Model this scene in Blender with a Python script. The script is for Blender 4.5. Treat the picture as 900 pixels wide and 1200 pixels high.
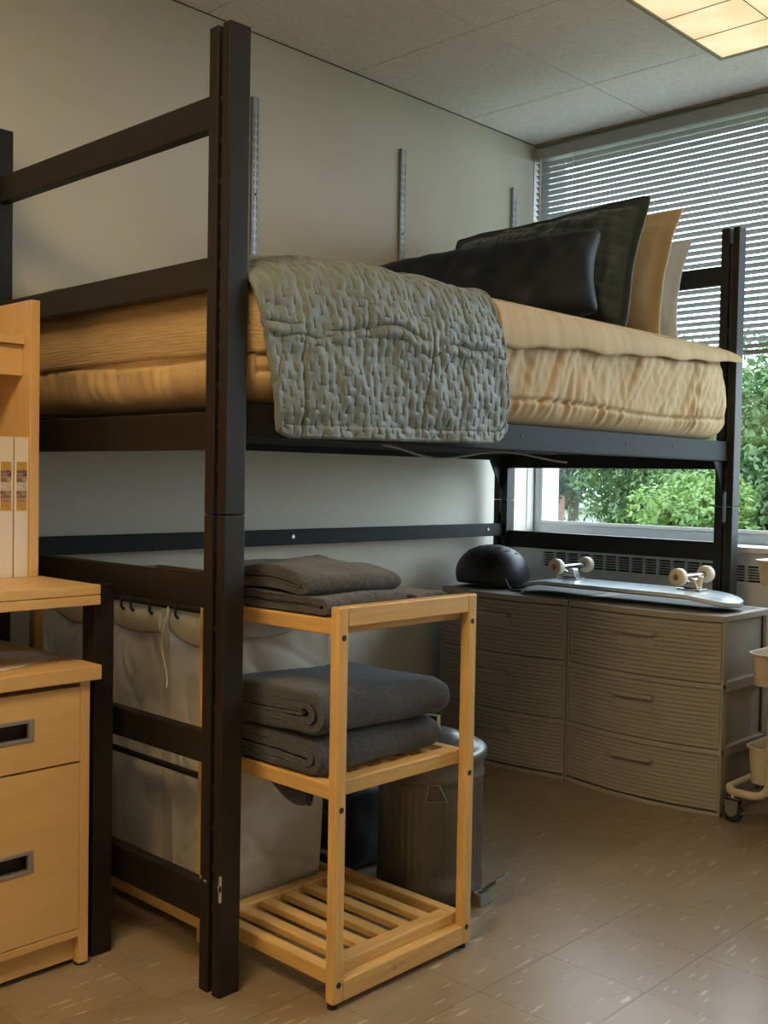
import bpy, bmesh, math, random
import numpy as np
from mathutils import Vector, noise as mnoise
random.seed(7); RNG = np.random.default_rng(7)
SC = bpy.context.scene
for o in list(bpy.data.objects): bpy.data.objects.remove(o)
COL = SC.collection

# ---------------------------------------------------------------- camera
CAM_LOC = (2.5689, -1.2312, 0.9902)
YAW, PITCH, ROLL, FPX = 0.7622, -0.0315, 0.0172, 1250.35
cam_d = bpy.data.cameras.new('camera'); cam = bpy.data.objects.new('camera', cam_d); COL.objects.link(cam)
cam_d.sensor_fit = 'VERTICAL'; cam_d.sensor_height = 36.0; cam_d.sensor_width = 27.0
cam_d.lens = FPX * 36.0 / 1200.0; cam_d.clip_start = 0.02; cam_d.clip_end = 500
from mathutils import Matrix
sy, cy = math.sin(YAW), math.cos(YAW); sp, cp = math.sin(PITCH), math.cos(PITCH); sr, cr = math.sin(ROLL), math.cos(ROLL)
F_ = Vector((-sy*cp, cy*cp, sp)); R_ = Vector((cy, sy, 0)); U_ = R_.cross(F_)
R2 = cr*R_ + sr*U_; U2 = -sr*R_ + cr*U_
M_ = Matrix((R2, U2, -F_)).transposed().to_4x4(); M_.translation = Vector(CAM_LOC)
cam.matrix_world = M_
SC.camera = cam

# ---------------------------------------------------------------- world / exposure
SKY_STRENGTH = 8.5
FIX_NEAR = 1.65      # emission of the ceiling fixture in view
FIX_FILL = 15.0      # emission of an unseen fixture added behind the camera as fill light
world = bpy.data.worlds.new('sky'); SC.world = world; world.use_nodes = True
wn = world.node_tree.nodes; wn.clear()
wo = wn.new('ShaderNodeOutputWorld'); wb = wn.new('ShaderNodeBackground')
wb.inputs['Color'].default_value = (0.76, 0.87, 1.0, 1); wb.inputs['Strength'].default_value = SKY_STRENGTH
world.node_tree.links.new(wb.outputs[0], wo.inputs[0])
SC.view_settings.view_transform = 'Standard'; SC.view_settings.look = 'None'
SC.view_settings.gamma = 1.0; SC.view_settings.use_curve_mapping = False
SC.view_settings.exposure = 0.30
pl = bpy.data.lights.new('window_portal', 'AREA'); pl.shape = 'RECTANGLE'; pl.size = 2.6; pl.size_y = 1.5
pl.cycles.is_portal = True
po = bpy.data.objects.new('window_portal', pl); COL.objects.link(po)
po.location = (1.25, 2.62, 1.55); po.rotation_euler = (math.radians(-90), 0, 0)

# ---------------------------------------------------------------- materials
def lin(c): return tuple(((v/255)/12.92 if v/255 <= .04045 else ((v/255+.055)/1.055)**2.4) for v in c)
MATS = {}
def mat(name, rgb, rough=.6, metal=0.0, spec=.5, var=0.0, vscale=8.0, stretch=(1,1,1), bump=0.0, bscale=200.0, bstretch=(1,1,1),
        dark=None, emit=None, estr=0, sheen=0.0, objrand=0.0, coat=0.0, coords='Object'):
    m = bpy.data.materials.new(name); m.use_nodes = True; nt = m.node_tree; N = nt.nodes; L = nt.links
    b = N['Principled BSDF']
    b.inputs['Roughness'].default_value = rough; b.inputs['Metallic'].default_value = metal
    b.inputs['Specular IOR Level'].default_value = spec
    if sheen: b.inputs['Sheen Weight'].default_value = sheen; b.inputs['Sheen Roughness'].default_value = .5
    if coat: b.inputs['Coat Weight'].default_value = coat; b.inputs['Coat Roughness'].default_value = .15
    c = (*rgb, 1)
    tc = N.new('ShaderNodeTexCoord')
    if var > 0:
        mp = N.new('ShaderNodeMapping'); mp.inputs['Scale'].default_value = stretch
        L.new(tc.outputs[coords], mp.inputs['Vector'])
        nz = N.new('ShaderNodeTexNoise'); nz.inputs['Scale'].default_value = vscale; nz.inputs['Detail'].default_value = 6
        L.new(mp.outputs[0], nz.inputs['Vector'])
        rp = N.new('ShaderNodeValToRGB'); rp.color_ramp.elements[0].position = .3; rp.color_ramp.elements[1].position = .7
        d = dark if dark else tuple(v*(1-var) for v in rgb)
        rp.color_ramp.elements[0].color = (*d, 1); rp.color_ramp.elements[1].color = c
        L.new(nz.outputs['Fac'], rp.inputs[0]); out = rp.outputs[0]
        if objrand:
            oi = N.new('ShaderNodeObjectInfo'); hs = N.new('ShaderNodeHueSaturation')
            mr = N.new('ShaderNodeMapRange'); mr.inputs['To Min'].default_value = 1-objrand; mr.inputs['To Max'].default_value = 1+objrand
            L.new(oi.outputs['Random'], mr.inputs['Value']); L.new(mr.outputs[0], hs.inputs['Value']); L.new(out, hs.inputs['Color']); out = hs.outputs[0]
        L.new(out, b.inputs['Base Color'])
    else:
        b.inputs['Base Color'].default_value = c
    if bump > 0:
        mp2 = N.new('ShaderNodeMapping'); mp2.inputs['Scale'].default_value = bstretch
        L.new(tc.outputs[coords], mp2.inputs['Vector'])
        n2 = N.new('ShaderNodeTexNoise'); n2.inputs['Scale'].default_value = bscale; n2.inputs['Detail'].default_value = 4
        L.new(mp2.outputs[0], n2.inputs['Vector'])
        bp = N.new('ShaderNodeBump'); bp.inputs['Strength'].default_value = bump; bp.inputs['Distance'].default_value = .004
        L.new(n2.outputs['Fac'], bp.inputs['Height']); L.new(bp.outputs[0], b.inputs['Normal'])
    if emit:
        b.inputs['Emission Color'].default_value = (*emit, 1); b.inputs['Emission Strength'].default_value = estr
    MATS[name] = m
    return m

mat('wall', (.605,.58,.495), .75, var=.05, vscale=3, bump=.12, bscale=60)
mat('ceil', (.84,.80,.79), .9, var=.16, vscale=90, bump=.5, bscale=110)
mat('ceil_gap', (.10,.095,.085), .9, var=.2, vscale=10)
mat('black', (.0125,.0105,.009), .48, spec=.35, var=.25, vscale=14, bump=.04, bscale=120)
mat('black_in', (.06,.06,.06), .5, var=.2, vscale=20)
mat('rail_grey', (.016,.018,.018), .62, spec=.2, var=.2, vscale=12)
mat('scuff', (.45,.43,.42), .6, var=.4, vscale=200)
mat('bamboo', (.67,.415,.145), .42, var=.22, vscale=6, stretch=(18,18,1.2), bump=.03, bscale=60, bstretch=(12,12,1), objrand=.05)
mat('bamboo_x', (.67,.415,.145), .42, var=.22, vscale=6, stretch=(1.2,18,18), bump=.03, bscale=60, objrand=.07)
mat('bamboo_y', (.67,.415,.145), .42, var=.22, vscale=6, stretch=(18,1.2,18), bump=.03, bscale=60, objrand=.05)
mat('maple', (.63,.41,.18), .38, var=.10, vscale=5, stretch=(8,1,8), bump=.015, bscale=80, bstretch=(6,1,6))
mat('maple_v', (.63,.41,.18), .38, var=.10, vscale=5, stretch=(8,8,1))
mat('silver', (.42,.42,.42), .35, metal=.8, var=.1, vscale=40)
mat('dark_hole', (.012,.012,.012), .6, var=.2, vscale=30)
mat('alum', (.50,.52,.53), .4, metal=.55, var=.08, vscale=20)
mat('zinc', (.36,.36,.35), .42, metal=.75, var=.15, vscale=25)
mat('white_paint', (.72,.72,.70), .5, var=.04, vscale=6)
mat('rad', (.56,.56,.54), .5, var=.05, vscale=8)
mat('slat', (.34,.345,.34), .45, var=.05, vscale=12)
mat('cord', (.7,.7,.68), .8, var=.1, vscale=60)
mat('taupe', (.31,.28,.235), .48, var=.07, vscale=6, bump=.02, bscale=150)
mat('taupe_dark', (.10,.09,.075), .5, var=.1, vscale=6)
mat('navy', (.005,.010,.022), .55, spec=.35, sheen=.04, var=.2, vscale=10, bump=.1, bscale=250)
mat('green_dark', (.024,.044,.048), .55, spec=.4, sheen=.22, var=.35, vscale=18, bump=.15, bscale=220)
mat('quilt', (.150,.180,.165), .55, sheen=.22, var=.22, vscale=30, bump=.15, bscale=260)
mat('beige', (.50,.345,.160), .75, sheen=.2, var=.12, vscale=7, bump=.12, bscale=180)
mat('beige_rib', (.50,.345,.160), .8, sheen=.2, var=.30, vscale=22, stretch=(.6,.6,14), bump=.5, bscale=22, bstretch=(.8,.8,14))
mat('beige_stripe', (.53,.37,.175), .75, sheen=.2, var=.25, vscale=5, stretch=(.3,5,.3), bump=.1, bscale=180)
mat('pillow_beige', (.52,.385,.22), .75, sheen=.2, var=.08, vscale=8, bump=.12, bscale=180)
pwm=mat('pillow_white', (.76,.75,.76), .75, sheen=.2, var=.05, vscale=8, bump=.1, bscale=180)
mat('towel', (.036,.041,.051), .95, sheen=.25, var=.35, vscale=120, bump=1.0, bscale=330)
mat('towel_warm', (.043,.043,.045), .95, sheen=.25, var=.35, vscale=120, bump=1.0, bscale=330)
bag_cloth=mat('bag', (.66,.61,.52), .7, var=.07, vscale=9, bump=.1, bscale=300)
def add_translucent(m,c,f):
    nt=m.node_tree; N=nt.nodes; L=nt.links; tr=N.new('ShaderNodeBsdfTranslucent'); tr.inputs[0].default_value=(*c,1); mx=N.new('ShaderNodeMixShader'); mx.inputs[0].default_value=f
    L.new(N['Principled BSDF'].outputs[0],mx.inputs[1]); L.new(tr.outputs[0],mx.inputs[2]); L.new(mx.outputs[0],N['Material Output'].inputs[0])
add_translucent(pwm,(.80,.80,.82),.30)
add_translucent(bag_cloth,(.70,.66,.58),.45)
mat('bag_grey', (.42,.40,.36), .7, var=.07, vscale=9)
mat('bin', (.15,.142,.13), .34, metal=.65, var=.15, vscale=9)
mat('chrome', (.65,.65,.65), .22, metal=1.0, var=.1, vscale=30)
mat('helmet', (.010,.010,.012), .5, var=.2, vscale=20, bump=.03, bscale=200)
mat('urethane', (.66,.58,.42), .45, var=.08, vscale=30)
mat('griptape', (.012,.012,.013), .9, var=.3, vscale=200)
mat('maple_ply', (.30,.20,.12), .5, var=.2, vscale=40)
mat('cream', (.55,.475,.34), .45, var=.05, vscale=9)
mat('rubber', (.014,.014,.014), .6, var=.2, vscale=20)
mat('binder', (.70,.64,.56), .4, var=.03, vscale=9)
mat('binder_in', (.35,.32,.29), .6, var=.05, vscale=9)
mat('paper', (.72,.66,.58), .8, var=.05, vscale=20)
mat('gold', (.52,.32,.055), .5, var=.35, vscale=160)
mat('label_dark', (.50,.30,.20), .5, var=1, vscale=110, dark=(.03,.02,.03), stretch=(1,.6,1.4))
mat('label_white', (.66,.60,.54), .5, var=.5, vscale=300, stretch=(1,.35,1.6))
mat('black_nylon', (.008,.008,.009), .55, var=.3, vscale=30, bump=.2, bscale=150)
mat('fixture_metal', (.30,.27,.21), .5, var=.1, vscale=10)
mat('trunk', (.06,.045,.03), .9, var=.4, vscale=8)
mat('brick_far', (.17,.09,.07), .9, var=.3, vscale=4)
mat('roof_far', (.06,.06,.06), .9, var=.3, vscale=4)
mat('lawn', (.085,.10,.05), .95, var=.5, vscale=.6)
mat('asphalt', (.09,.09,.10), .9, var=.2, vscale=.8)

def deck_mat():
    m = mat('deck', (.62,.66,.68), .3, var=.3, vscale=5, dark=(.24,.36,.44), stretch=(1.0,2.5,1), coat=.3); return m
deck_mat()

def floor_mat():
    m = bpy.data.materials.new('vinyl'); m.use_nodes = True; nt = m.node_tree; N = nt.nodes; L = nt.links
    b = N['Principled BSDF']; tc = N.new('ShaderNodeTexCoord'); oi = N.new('ShaderNodeObjectInfo')
    # each tile gets its own patch of marbling
    ad = N.new('ShaderNodeVectorMath'); ad.operation = 'MULTIPLY_ADD'
    cb = N.new('ShaderNodeCombineXYZ'); L.new(oi.outputs['Random'], cb.inputs[2])
    L.new(cb.outputs[0], ad.inputs[0]); ad.inputs[1].default_value = (9,9,9); L.new(tc.outputs['Object'], ad.inputs[2])
    def nz(scale, st, det=5):
        mp = N.new('ShaderNodeMapping'); mp.inputs['Scale'].default_value = st; L.new(ad.outputs[0], mp.inputs[0])
        n = N.new('ShaderNodeTexNoise'); n.inputs['Scale'].default_value = scale; n.inputs['Detail'].default_value = det
        L.new(mp.outputs[0], n.inputs['Vector']); return n.outputs['Fac']
    def ramp(f, p0, p1, c0, c1):
        r = N.new('ShaderNodeValToRGB'); r.color_ramp.elements[0].position = p0; r.color_ramp.elements[1].position = p1
        r.color_ramp.elements[0].color = (*c0,1); r.color_ramp.elements[1].color = (*c1,1); L.new(f, r.inputs[0]); return r.outputs[0]
    base = ramp(nz(5,(1.5,1,1)), .3, .7, (.225,.168,.106), (.262,.200,.131))
    st = ramp(nz(11,(9,1.1,1),1.5), .665, .715, (0,0,0), (1,1,1))
    mx = N.new('ShaderNodeMixRGB'); L.new(st, mx.inputs[0]); L.new(base, mx.inputs[1]); mx.inputs[2].default_value = (.40,.34,.26,1)
    sd = ramp(nz(10,(9,1.1,1),1.5), .29, .34, (1,1,1), (0,0,0))
    mx2 = N.new('ShaderNodeMixRGB'); mlt = N.new('ShaderNodeMath'); mlt.operation='MULTIPLY'; mlt.inputs[1].default_value=.45
    L.new(sd, mlt.inputs[0]); L.new(mlt.outputs[0], mx2.inputs[0]); L.new(mx.outputs[0], mx2.inputs[1]); mx2.inputs[2].default_value = (.13,.095,.06,1)
    hs = N.new('ShaderNodeHueSaturation'); mr = N.new('ShaderNodeMapRange'); mr.inputs['To Min'].default_value=.94; mr.inputs['To Max'].default_value=1.06
    L.new(oi.outputs['Random'], mr.inputs[0]); L.new(mr.outputs[0], hs.inputs['Value']); L.new(mx2.outputs[0], hs.inputs['Color'])
    L.new(hs.outputs[0], b.inputs['Base Color'])
    b.inputs['Roughness'].default_value=.29
    bp = N.new('ShaderNodeBump'); bp.inputs['Strength'].default_value=.12; bp.inputs['Distance'].default_value=.003
    L.new(nz(25,(1,1,1)), bp.inputs['Height']); L.new(bp.outputs[0], b.inputs['Normal'])
    MATS['vinyl'] = m
floor_mat()
mat('floor_gap', (.13,.098,.066), .8, var=.2, vscale=10)

def lens_mat(name, strength, c0=(1.0,.70,.36), c1=(1.0,.82,.54)):
    m = bpy.data.materials.new(name); m.use_nodes = True; nt = m.node_tree; N = nt.nodes; L = nt.links
    b = N['Principled BSDF']; tc = N.new('ShaderNodeTexCoord'); n = N.new('ShaderNodeTexNoise'); n.inputs['Scale'].default_value = 5; n.inputs['Detail'].default_value = 2
    L.new(tc.outputs['Object'], n.inputs['Vector'])
    r = N.new('ShaderNodeValToRGB'); r.color_ramp.elements[0].position=.35; r.color_ramp.elements[1].position=.68
    r.color_ramp.elements[0].color=(*c0,1); r.color_ramp.elements[1].color=(*c1,1)
    L.new(n.outputs['Fac'], r.inputs[0]); L.new(r.outputs[0], b.inputs['Emission Color'])
    mr = N.new('ShaderNodeMapRange'); mr.inputs['To Min'].default_value=strength*.6; mr.inputs['To Max'].default_value=strength*1.4
    L.new(n.outputs['Fac'], mr.inputs[0]); L.new(mr.outputs[0], b.inputs['Emission Strength'])
    b.inputs['Base Color'].default_value=(.8,.7,.5,1); b.inputs['Roughness'].default_value=.4
    MATS[name]=m
lens_mat('lens', .9*FIX_NEAR/2.2); lens_mat('lens_fill', FIX_FILL, (1.0,.68,.34), (1.0,.78,.47))

def glass_mat():
    m = bpy.data.materials.new('glass'); m.use_nodes=True; nt=m.node_tree; N=nt.nodes; L=nt.links; N.clear()
    o=N.new('ShaderNodeOutputMaterial'); t=N.new('ShaderNodeBsdfTransparent'); g=N.new('ShaderNodeBsdfGlossy'); mx=N.new('ShaderNodeMixShader')
    t.inputs[0].default_value=(.93,.96,.95,1); g.inputs['Roughness'].default_value=.02; mx.inputs[0].default_value=.05
    L.new(t.outputs[0],mx.inputs[1]); L.new(g.outputs[0],mx.inputs[2]); L.new(mx.outputs[0],o.inputs[0]); MATS['glass']=m
glass_mat()

def leaf_mat(name, c0, c1):
    m = bpy.data.materials.new(name); m.use_nodes=True; nt=m.node_tree; N=nt.nodes; L=nt.links
    b=N['Principled BSDF']; tc=N.new('ShaderNodeTexCoord'); n=N.new('ShaderNodeTexNoise'); n.inputs['Scale'].default_value=1.1; n.inputs['Detail'].default_value=8
    L.new(tc.outputs['Object'], n.inputs['Vector'])
    r=N.new('ShaderNodeValToRGB'); r.color_ramp.elements[0].position=.35; r.color_ramp.elements[1].position=.65
    r.color_ramp.elements[0].color=(*c0,1); r.color_ramp.elements[1].color=(*c1,1)
    L.new(n.outputs['Fac'], r.inputs[0]); L.new(r.outputs[0], b.inputs['Base Color']); b.inputs['Roughness'].default_value=.55
    tr=N.new('ShaderNodeBsdfTranslucent'); L.new(r.outputs[0], tr.inputs[0]); mx=N.new('ShaderNodeMixShader'); mx.inputs[0].default_value=.35
    L.new(b.outputs[0], mx.inputs[1]); L.new(tr.outputs[0], mx.inputs[2]); L.new(mx.outputs[0], N['Material Output'].inputs[0])
    MATS[name]=m
leaf_mat('leaf_a',(.022,.055,.018),(.055,.11,.03)); leaf_mat('leaf_b',(.045,.10,.016),(.13,.21,.035)); leaf_mat('leaf_c',(.022,.055,.030),(.05,.095,.05)); leaf_mat('leaf_d',(.030,.075,.018),(.075,.14,.03))

# ---------------------------------------------------------------- mesh helpers
class MB:
    def __init__(s): s.v=[]; s.f=[]
    def add(s, vs, fs):
        n=len(s.v); s.v.extend([tuple(map(float,p)) for p in vs]); s.f.extend([tuple(i+n for i in f) for f in fs]); return s
    def box(s,x0,x1,y0,y1,z0,z1):
        return s.add([(x0,y0,z0),(x1,y0,z0),(x1,y1,z0),(x0,y1,z0),(x0,y0,z1),(x1,y0,z1),(x1,y1,z1),(x0,y1,z1)],
                     [(0,3,2,1),(4,5,6,7),(0,1,5,4),(1,2,6,5),(2,3,7,6),(3,0,4,7)])
    def tube(s, path, r, seg=10, cap=True, closed=False):
        P=[Vector(p) for p in path]; n=len(P); rs=r if isinstance(r,(list,tuple)) else [r]*n
        vs=[]; prev=None
        for i in range(n):
            a=P[(i-1)%n] if (closed or i>0) else P[i]; b=P[(i+1)%n] if (closed or i<n-1) else P[i]
            t=(b-a).normalized()
            if prev is None:
                up=Vector((0,0,1)) if abs(t.z)<.9 else Vector((1,0,0)); u=t.cross(up).normalized()
            else:
                u=(prev-t*prev.dot(t)).normalized()
            w=t.cross(u); prev=u
            for k in range(seg):
                an=2*math.pi*k/seg; vs.append(P[i]+(u*math.cos(an)+w*math.sin(an))*rs[i])
        fs=[]
        for i in range(n if closed else n-1):
            j=(i+1)%n
            for k in range(seg):
                k2=(k+1)%seg; fs.append((i*seg+k,i*seg+k2,j*seg+k2,j*seg+k))
        if cap and not closed: fs.append(tuple(range(seg))[::-1]); fs.append(tuple((n-1)*seg+k for k in range(seg)))
        return s.add(vs,fs)
    def cyl(s,p0,p1,r,seg=20): return s.tube([p0,p1],r,seg)
    def lathe(s, prof, c, seg=40, rib=None):
        vs=[];fs=[];n=len(prof)
        for k in range(seg):
            an=2*math.pi*k/seg
            for i,(r,z) in enumerate(prof):
                rr=r+(rib(an,z) if rib else 0)
                vs.append((c[0]+rr*math.cos(an),c[1]+rr*math.sin(an),c[2]+z))
        for k in range(seg):
            k2=(k+1)%seg
            for i in range(n-1): fs.append((k*n+i,k2*n+i,k2*n+i+1,k*n+i+1))
        return s.add(vs,fs)
    def prism(s, poly, axis, a, b):
        def P(p,t):
            if axis=='x': return (t,p[0],p[1])
            if axis=='y': return (p[0],t,p[1])
            return (p[0],p[1],t)
        n=len(poly); vs=[P(p,a) for p in poly]+[P(p,b) for p in poly]
        fs=[tuple(range(n))[::-1],tuple(range(n,2*n))]+[(i,(i+1)%n,n+(i+1)%n,n+i) for i in range(n)]
        return s.add(vs,fs)
    def grid(s, fn, nu, nv, closeu=False, flip=False):
        vs=[fn(i/(nu if closeu else nu-1), j/(nv-1)) for i in range(nu) for j in range(nv)]
        fs=[]
        for i in range(nu if closeu else nu-1):
            i2=(i+1)%nu
            for j in range(nv-1):
                q=(i*nv+j,i2*nv+j,i2*nv+j+1,i*nv+j+1); fs.append(q[::-1] if flip else q)
        return s.add(vs,fs)
    def build(s, name, m, parent=None, smooth=False, bevel=0.0, seg=2, solid=0.0, subsurf=0, sharp=35):
        org = wloc(parent) if parent else None
        V=np.array(s.v)
        if org is None:
            org=Vector(((V[:,0].min()+V[:,0].max())/2,(V[:,1].min()+V[:,1].max())/2,V[:,2].min()))
            loc=org
        else: loc=Vector((0,0,0))
        V=V-np.array(org)
        me=bpy.data.meshes.new(name); me.from_pydata(V.tolist(),[],s.f)
        bm=bmesh.new(); bm.from_mesh(me); bmesh.ops.recalc_face_normals(bm,faces=bm.faces); bm.to_mesh(me); bm.free()
        me.materials.append(MATS[m])
        if smooth:
            me.polygons.foreach_set('use_smooth',[True]*len(me.polygons))
            me.set_sharp_from_angle(angle=math.radians(sharp)) if sharp<180 else None
        o=bpy.data.objects.new(name,me); COL.objects.link(o); o.location=loc
        if parent: o.parent=parent
        if solid:
            md=o.modifiers.new('solid','SOLIDIFY'); md.thickness=solid; md.offset=0
        if bevel:
            md=o.modifiers.new('bevel','BEVEL'); md.width=bevel; md.segments=seg; md.limit_method='ANGLE'; md.angle_limit=math.radians(40)
        if subsurf:
            md=o.modifiers.new('sub','SUBSURF'); md.levels=subsurf; md.render_levels=subsurf
        return o
def wloc(o):
    v=Vector((0,0,0))
    while o: v+=o.location; o=o.parent
    return v
def tag(o,label,cat,group=None):
    o['label']=label; o['category']=cat
    if group: o['group']=group
    return o
def thing(name,label,cat,loc,group=None):
    o=bpy.data.objects.new(name,None); COL.objects.link(o); o.location=loc; o.empty_display_size=.05
    return tag(o,label,cat,group)
def struct(o): o['kind']='structure'; return o
def nz(x,y,z=0.0): return mnoise.noise(Vector((x,y,z)))
def bxs(name,m,parent,*b,bevel=.0015): return MB().box(*b).build(name,m,parent,bevel=bevel)
def dupm(o, parent, dloc):
    c=o.copy(); COL.objects.link(c); c.parent=parent; c.location=o.location+Vector(dloc); return c

# ================================================================= ROOM
WX, WY, ZC = -0.058, 2.417, 2.365
RX, BY = 3.6, -2.6
wl=struct(MB().box(WX-.12,WX,BY-.1,WY+.03,0,ZC+.05).build('wall_left','wall'))
struct(MB().box(RX,RX+.12,BY-.1,WY+.1,0,ZC+.05).build('wall_right','wall'))
struct(MB().box(WX-.12,RX+.12,BY-.12,BY,0,ZC+.05).build('wall_back','wall'))
ww=struct(MB().box(WX,RX,WY,WY+.2,0,.74).box(WX,RX,WY+.02,WY+.2,2.345,ZC+.05).box(2.66,RX,WY,WY+.2,.74,2.345).build('wall_window','wall'))
# narrow painted strip on the wall beside the window corner
struct(MB().box(WX,WX+.004,2.375,WY,.79,2.345).build('trim_1','white_paint'))
# floor: slab + vinyl tiles
fl=struct(MB().box(WX,RX,BY,WY,-.06,-.0015).build('floor','floor_gap'))
T=.2286; TX0=1.308-8*T; TY0=-.077-12*T
proto=None; far=MB(); cnt=0
for i in range(0,20):
    for j in range(0,24):
        x0=TX0+i*T; y0=TY0+j*T; x1=x0+T; y1=y0+T
        cx0,cx1,cy0,cy1=max(x0,WX),min(x1,RX),max(y0,BY),min(y1,WY)
        if cx1-cx0<.02 or cy1-cy0<.02: continue
        full = cx1-cx0>T-.001 and cy1-cy0>T-.001
        g=.0004
        if full and -.06<=x0<2.3 and -.8<y0<2.2:
            if proto is None:
                proto=MB().box(x0+g,x1-g,y0+g,y1-g,-.0014,0).build('vinyl_tile','vinyl',fl); 
                me=proto.data; c=Vector((x0+T/2,y0+T/2,0))-wloc(fl)
                me.transform(Matrix.Translation(-c)); proto.location=c; base=(i,j)
            else:
                o=proto.copy(); COL.objects.link(o); o.parent=fl; o.location=proto.location+Vector(((i-base[0])*T,(j-base[1])*T,0))
            cnt+=1
        else: far.box(cx0+g,cx1-g,cy0+g,cy1-g,-.0014,0)
ft=far.build('outer_tiles','vinyl',fl); ft['kind']='stuff'
# baseboard on the left wall
struct(MB().box(WX,WX+.006,BY,2.28,0,.1).build('baseboard_left','taupe_dark'))
# ceiling tiles
cl=struct(MB().box(WX,RX,BY,WY+.2,ZC+.006,ZC+.05).build('ceiling','ceil_gap'))
xs=[WX,.483]; 
while xs[-1]<RX: xs.append(min(xs[-1]+.6096,RX))
ys=[WY-.045,1.952]
while ys[-1]>BY: ys.append(max(ys[-1]-.617,BY))
for i in range(len(xs)-1):
    for j in range(len(ys)-1):
        if xs[i+1]-xs[i]<.05 or ys[j]-ys[j+1]<.05: continue
        MB().box(xs[i]+.0015,xs[i+1]-.0015,ys[j+1]+.0015,ys[j]-.0015,ZC,ZC+.0055).build('ceiling_tile','ceil',cl,bevel=.001,seg=1)
struct(MB().box(WX,RX,WY-.042,WY+.02,ZC-.008,ZC+.004).build('trim_2','fixture_metal',bevel=.001))
struct(MB().box(WX,WX+.005,BY,WY-.05,ZC-.002,ZC-.0002).build('trim_3','ceil_gap'))

# ceiling light fixture in view, plus an unseen one added for fill
def fixture(x0,y0,nx,ny,dx,dy,lens,label):
    x1=x0+nx*dx; y1=y0+ny*dy; zb=2.335; w=.012
    t=thing('ceiling_light',label,'light',((x0+x1)/2,(y0+y1)/2,zb),'ceiling lights')
    MB().box(x0-w,x1+w,y0-w,y1+w,zb+.012,ZC+.001).build('housing','ceil_gap',t)
    MB().box(x0-w,x0,y0-w,y1+w,zb-.004,zb+.011).box(x1,x1+w,y0-w,y1+w,zb-.004,zb+.011).box(x0,x1,y0-w,y0,zb-.004,zb+.011).box(x0,x1,y1,y1+w,zb-.004,zb+.011).build('frame','fixture_metal',t,bevel=.001)
    pr=None
    for i in range(nx):
        for j in range(ny):
            if pr is None: pr=MB().box(x0+.0012,x0+dx-.0012,y0+.0012,y0+dy-.0012,zb,zb+.006).build('lens_panel',lens,t)
            else: dupm(pr,t,(i*dx,j*dy,0))
    g=MB()
    for i in range(1,nx): g.box(x0+i*dx-.0012,x0+i*dx+.0012,y0,y1,zb-.002,zb+.006)
    for j in range(1,ny): g.box(x0,x1,y0+j*dy-.0012,y0+j*dy+.0012,zb-.002,zb+.006)
    g.build('divider','fixture_metal',t)
fixture(.968,1.955-7*.183,3,7,.23,.183,'lens','yellow-lit ceiling light with gridded lens near the window blinds')
fixture(1.3,-1.9,3,7,.23,.183,'lens_fill','added unseen ceiling light behind the camera, warm fill for the room')  # out of view, added to brighten the room with warm light

# window: frame, panes, sill
wfr=struct(MB().box(WX+.004,2.66,WY+.005,WY+.045,.775,.815).box(WX+.004,-.025,WY+.005,WY+.045,.815,2.345).box(-.025,2.66,WY+.005,WY+.045,2.305,2.345)
  .box(1.28,1.33,WY+.005,WY+.045,.815,2.305).box(2.62,2.66,WY+.005,WY+.045,.815,2.305).build('window_1','alum',bevel=.003))
MB().box(-.025,1.28,WY+.022,WY+.026,.815,2.305).build('pane','glass',wfr)
MB().box(1.33,2.62,WY+.022,WY+.026,.815,2.305).build('pane','glass',wfr)
MB().box(-.025,-.015,WY+.008,WY+.02,.815,2.305).box(-.015,1.28,WY+.008,WY+.02,.815,.828).build('glazing_bead','white_paint',wfr)
MB().cyl((-.04,WY+.004,1.10),(-.04,WY+.004,.98),.004,8).build('sash_cord','cord',wfr)
# exterior pier seen through the glass
struct(MB().box(-.30,WX+.012,WY+.05,WY+.17,-1.2,2.6).build('wall_pier','white_paint'))

# convector cover below the window, with grille
cov=struct(MB().box(WX+.004,RX,2.28,2.295,0,.655).box(WX+.004,RX,2.28,2.295,.711,.756).box(WX+.004,.095,2.28,2.295,.655,.711).build('wall_convector','rad'))
MB().box(WX+.004,RX,2.265,WY+.006,.756,.776).build('window_sill','white_paint',cov,bevel=.003)
MB().box(.095,RX,2.296,2.300,.64,.72).build('grille_back','dark_hole',cov)
g=MB()
for k in range(1,6): 
    z=.655+k*.056/6; g.box(.095,2.6,2.281,2.292,z-.0016,z+.0016)
g.build('grille_bars','rad',cov)
dv=None
for k in range(44):
    x=.095+k*.0565
    if dv is None: dv=MB().box(x-.004,x+.004,2.2805,2.294,.655,.711).build('grille_divider','rad',cov)
    else: dupm(dv,cov,(k*.0565,0,0))

# venetian blind
bl=thing('venetian_blind','grey venetian blind with open slats lowered over upper window','blind',(.6,2.38,1.45))
BX0,BX1=-.042,1.27
MB().box(BX0,BX1,2.362,2.400,2.296,2.338).build('head_rail','slat',bl,bevel=.002)
MB().box(BX0,BX1,2.370,2.392,1.448,1.464).build('bottom_rail','slat',bl,bevel=.003)
pitch=.0235; z=1.478; th=math.radians(-32); pr=None; k=0
while z+k*pitch<2.290:
    zz=z+k*pitch
    if pr is None:
        s=MB(); pts=[]
        for q in range(5):
            u=(q/4-.5)*.025; pts.append((u*math.cos(th), u*math.sin(th)+.0018*(1-(2*q/4-1)**2)))
        top=[(2.381+a,zz+b+.0003) for a,b in pts]; bot=[(2.381+a,zz+b-.0003) for a,b in pts]
        pr=s.prism(top+bot[::-1],'x',BX0,BX1).build('slat','slat',bl,smooth=True,sharp=60)
    else: dupm(pr,bl,(0,0,k*pitch))
    k+=1
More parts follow.
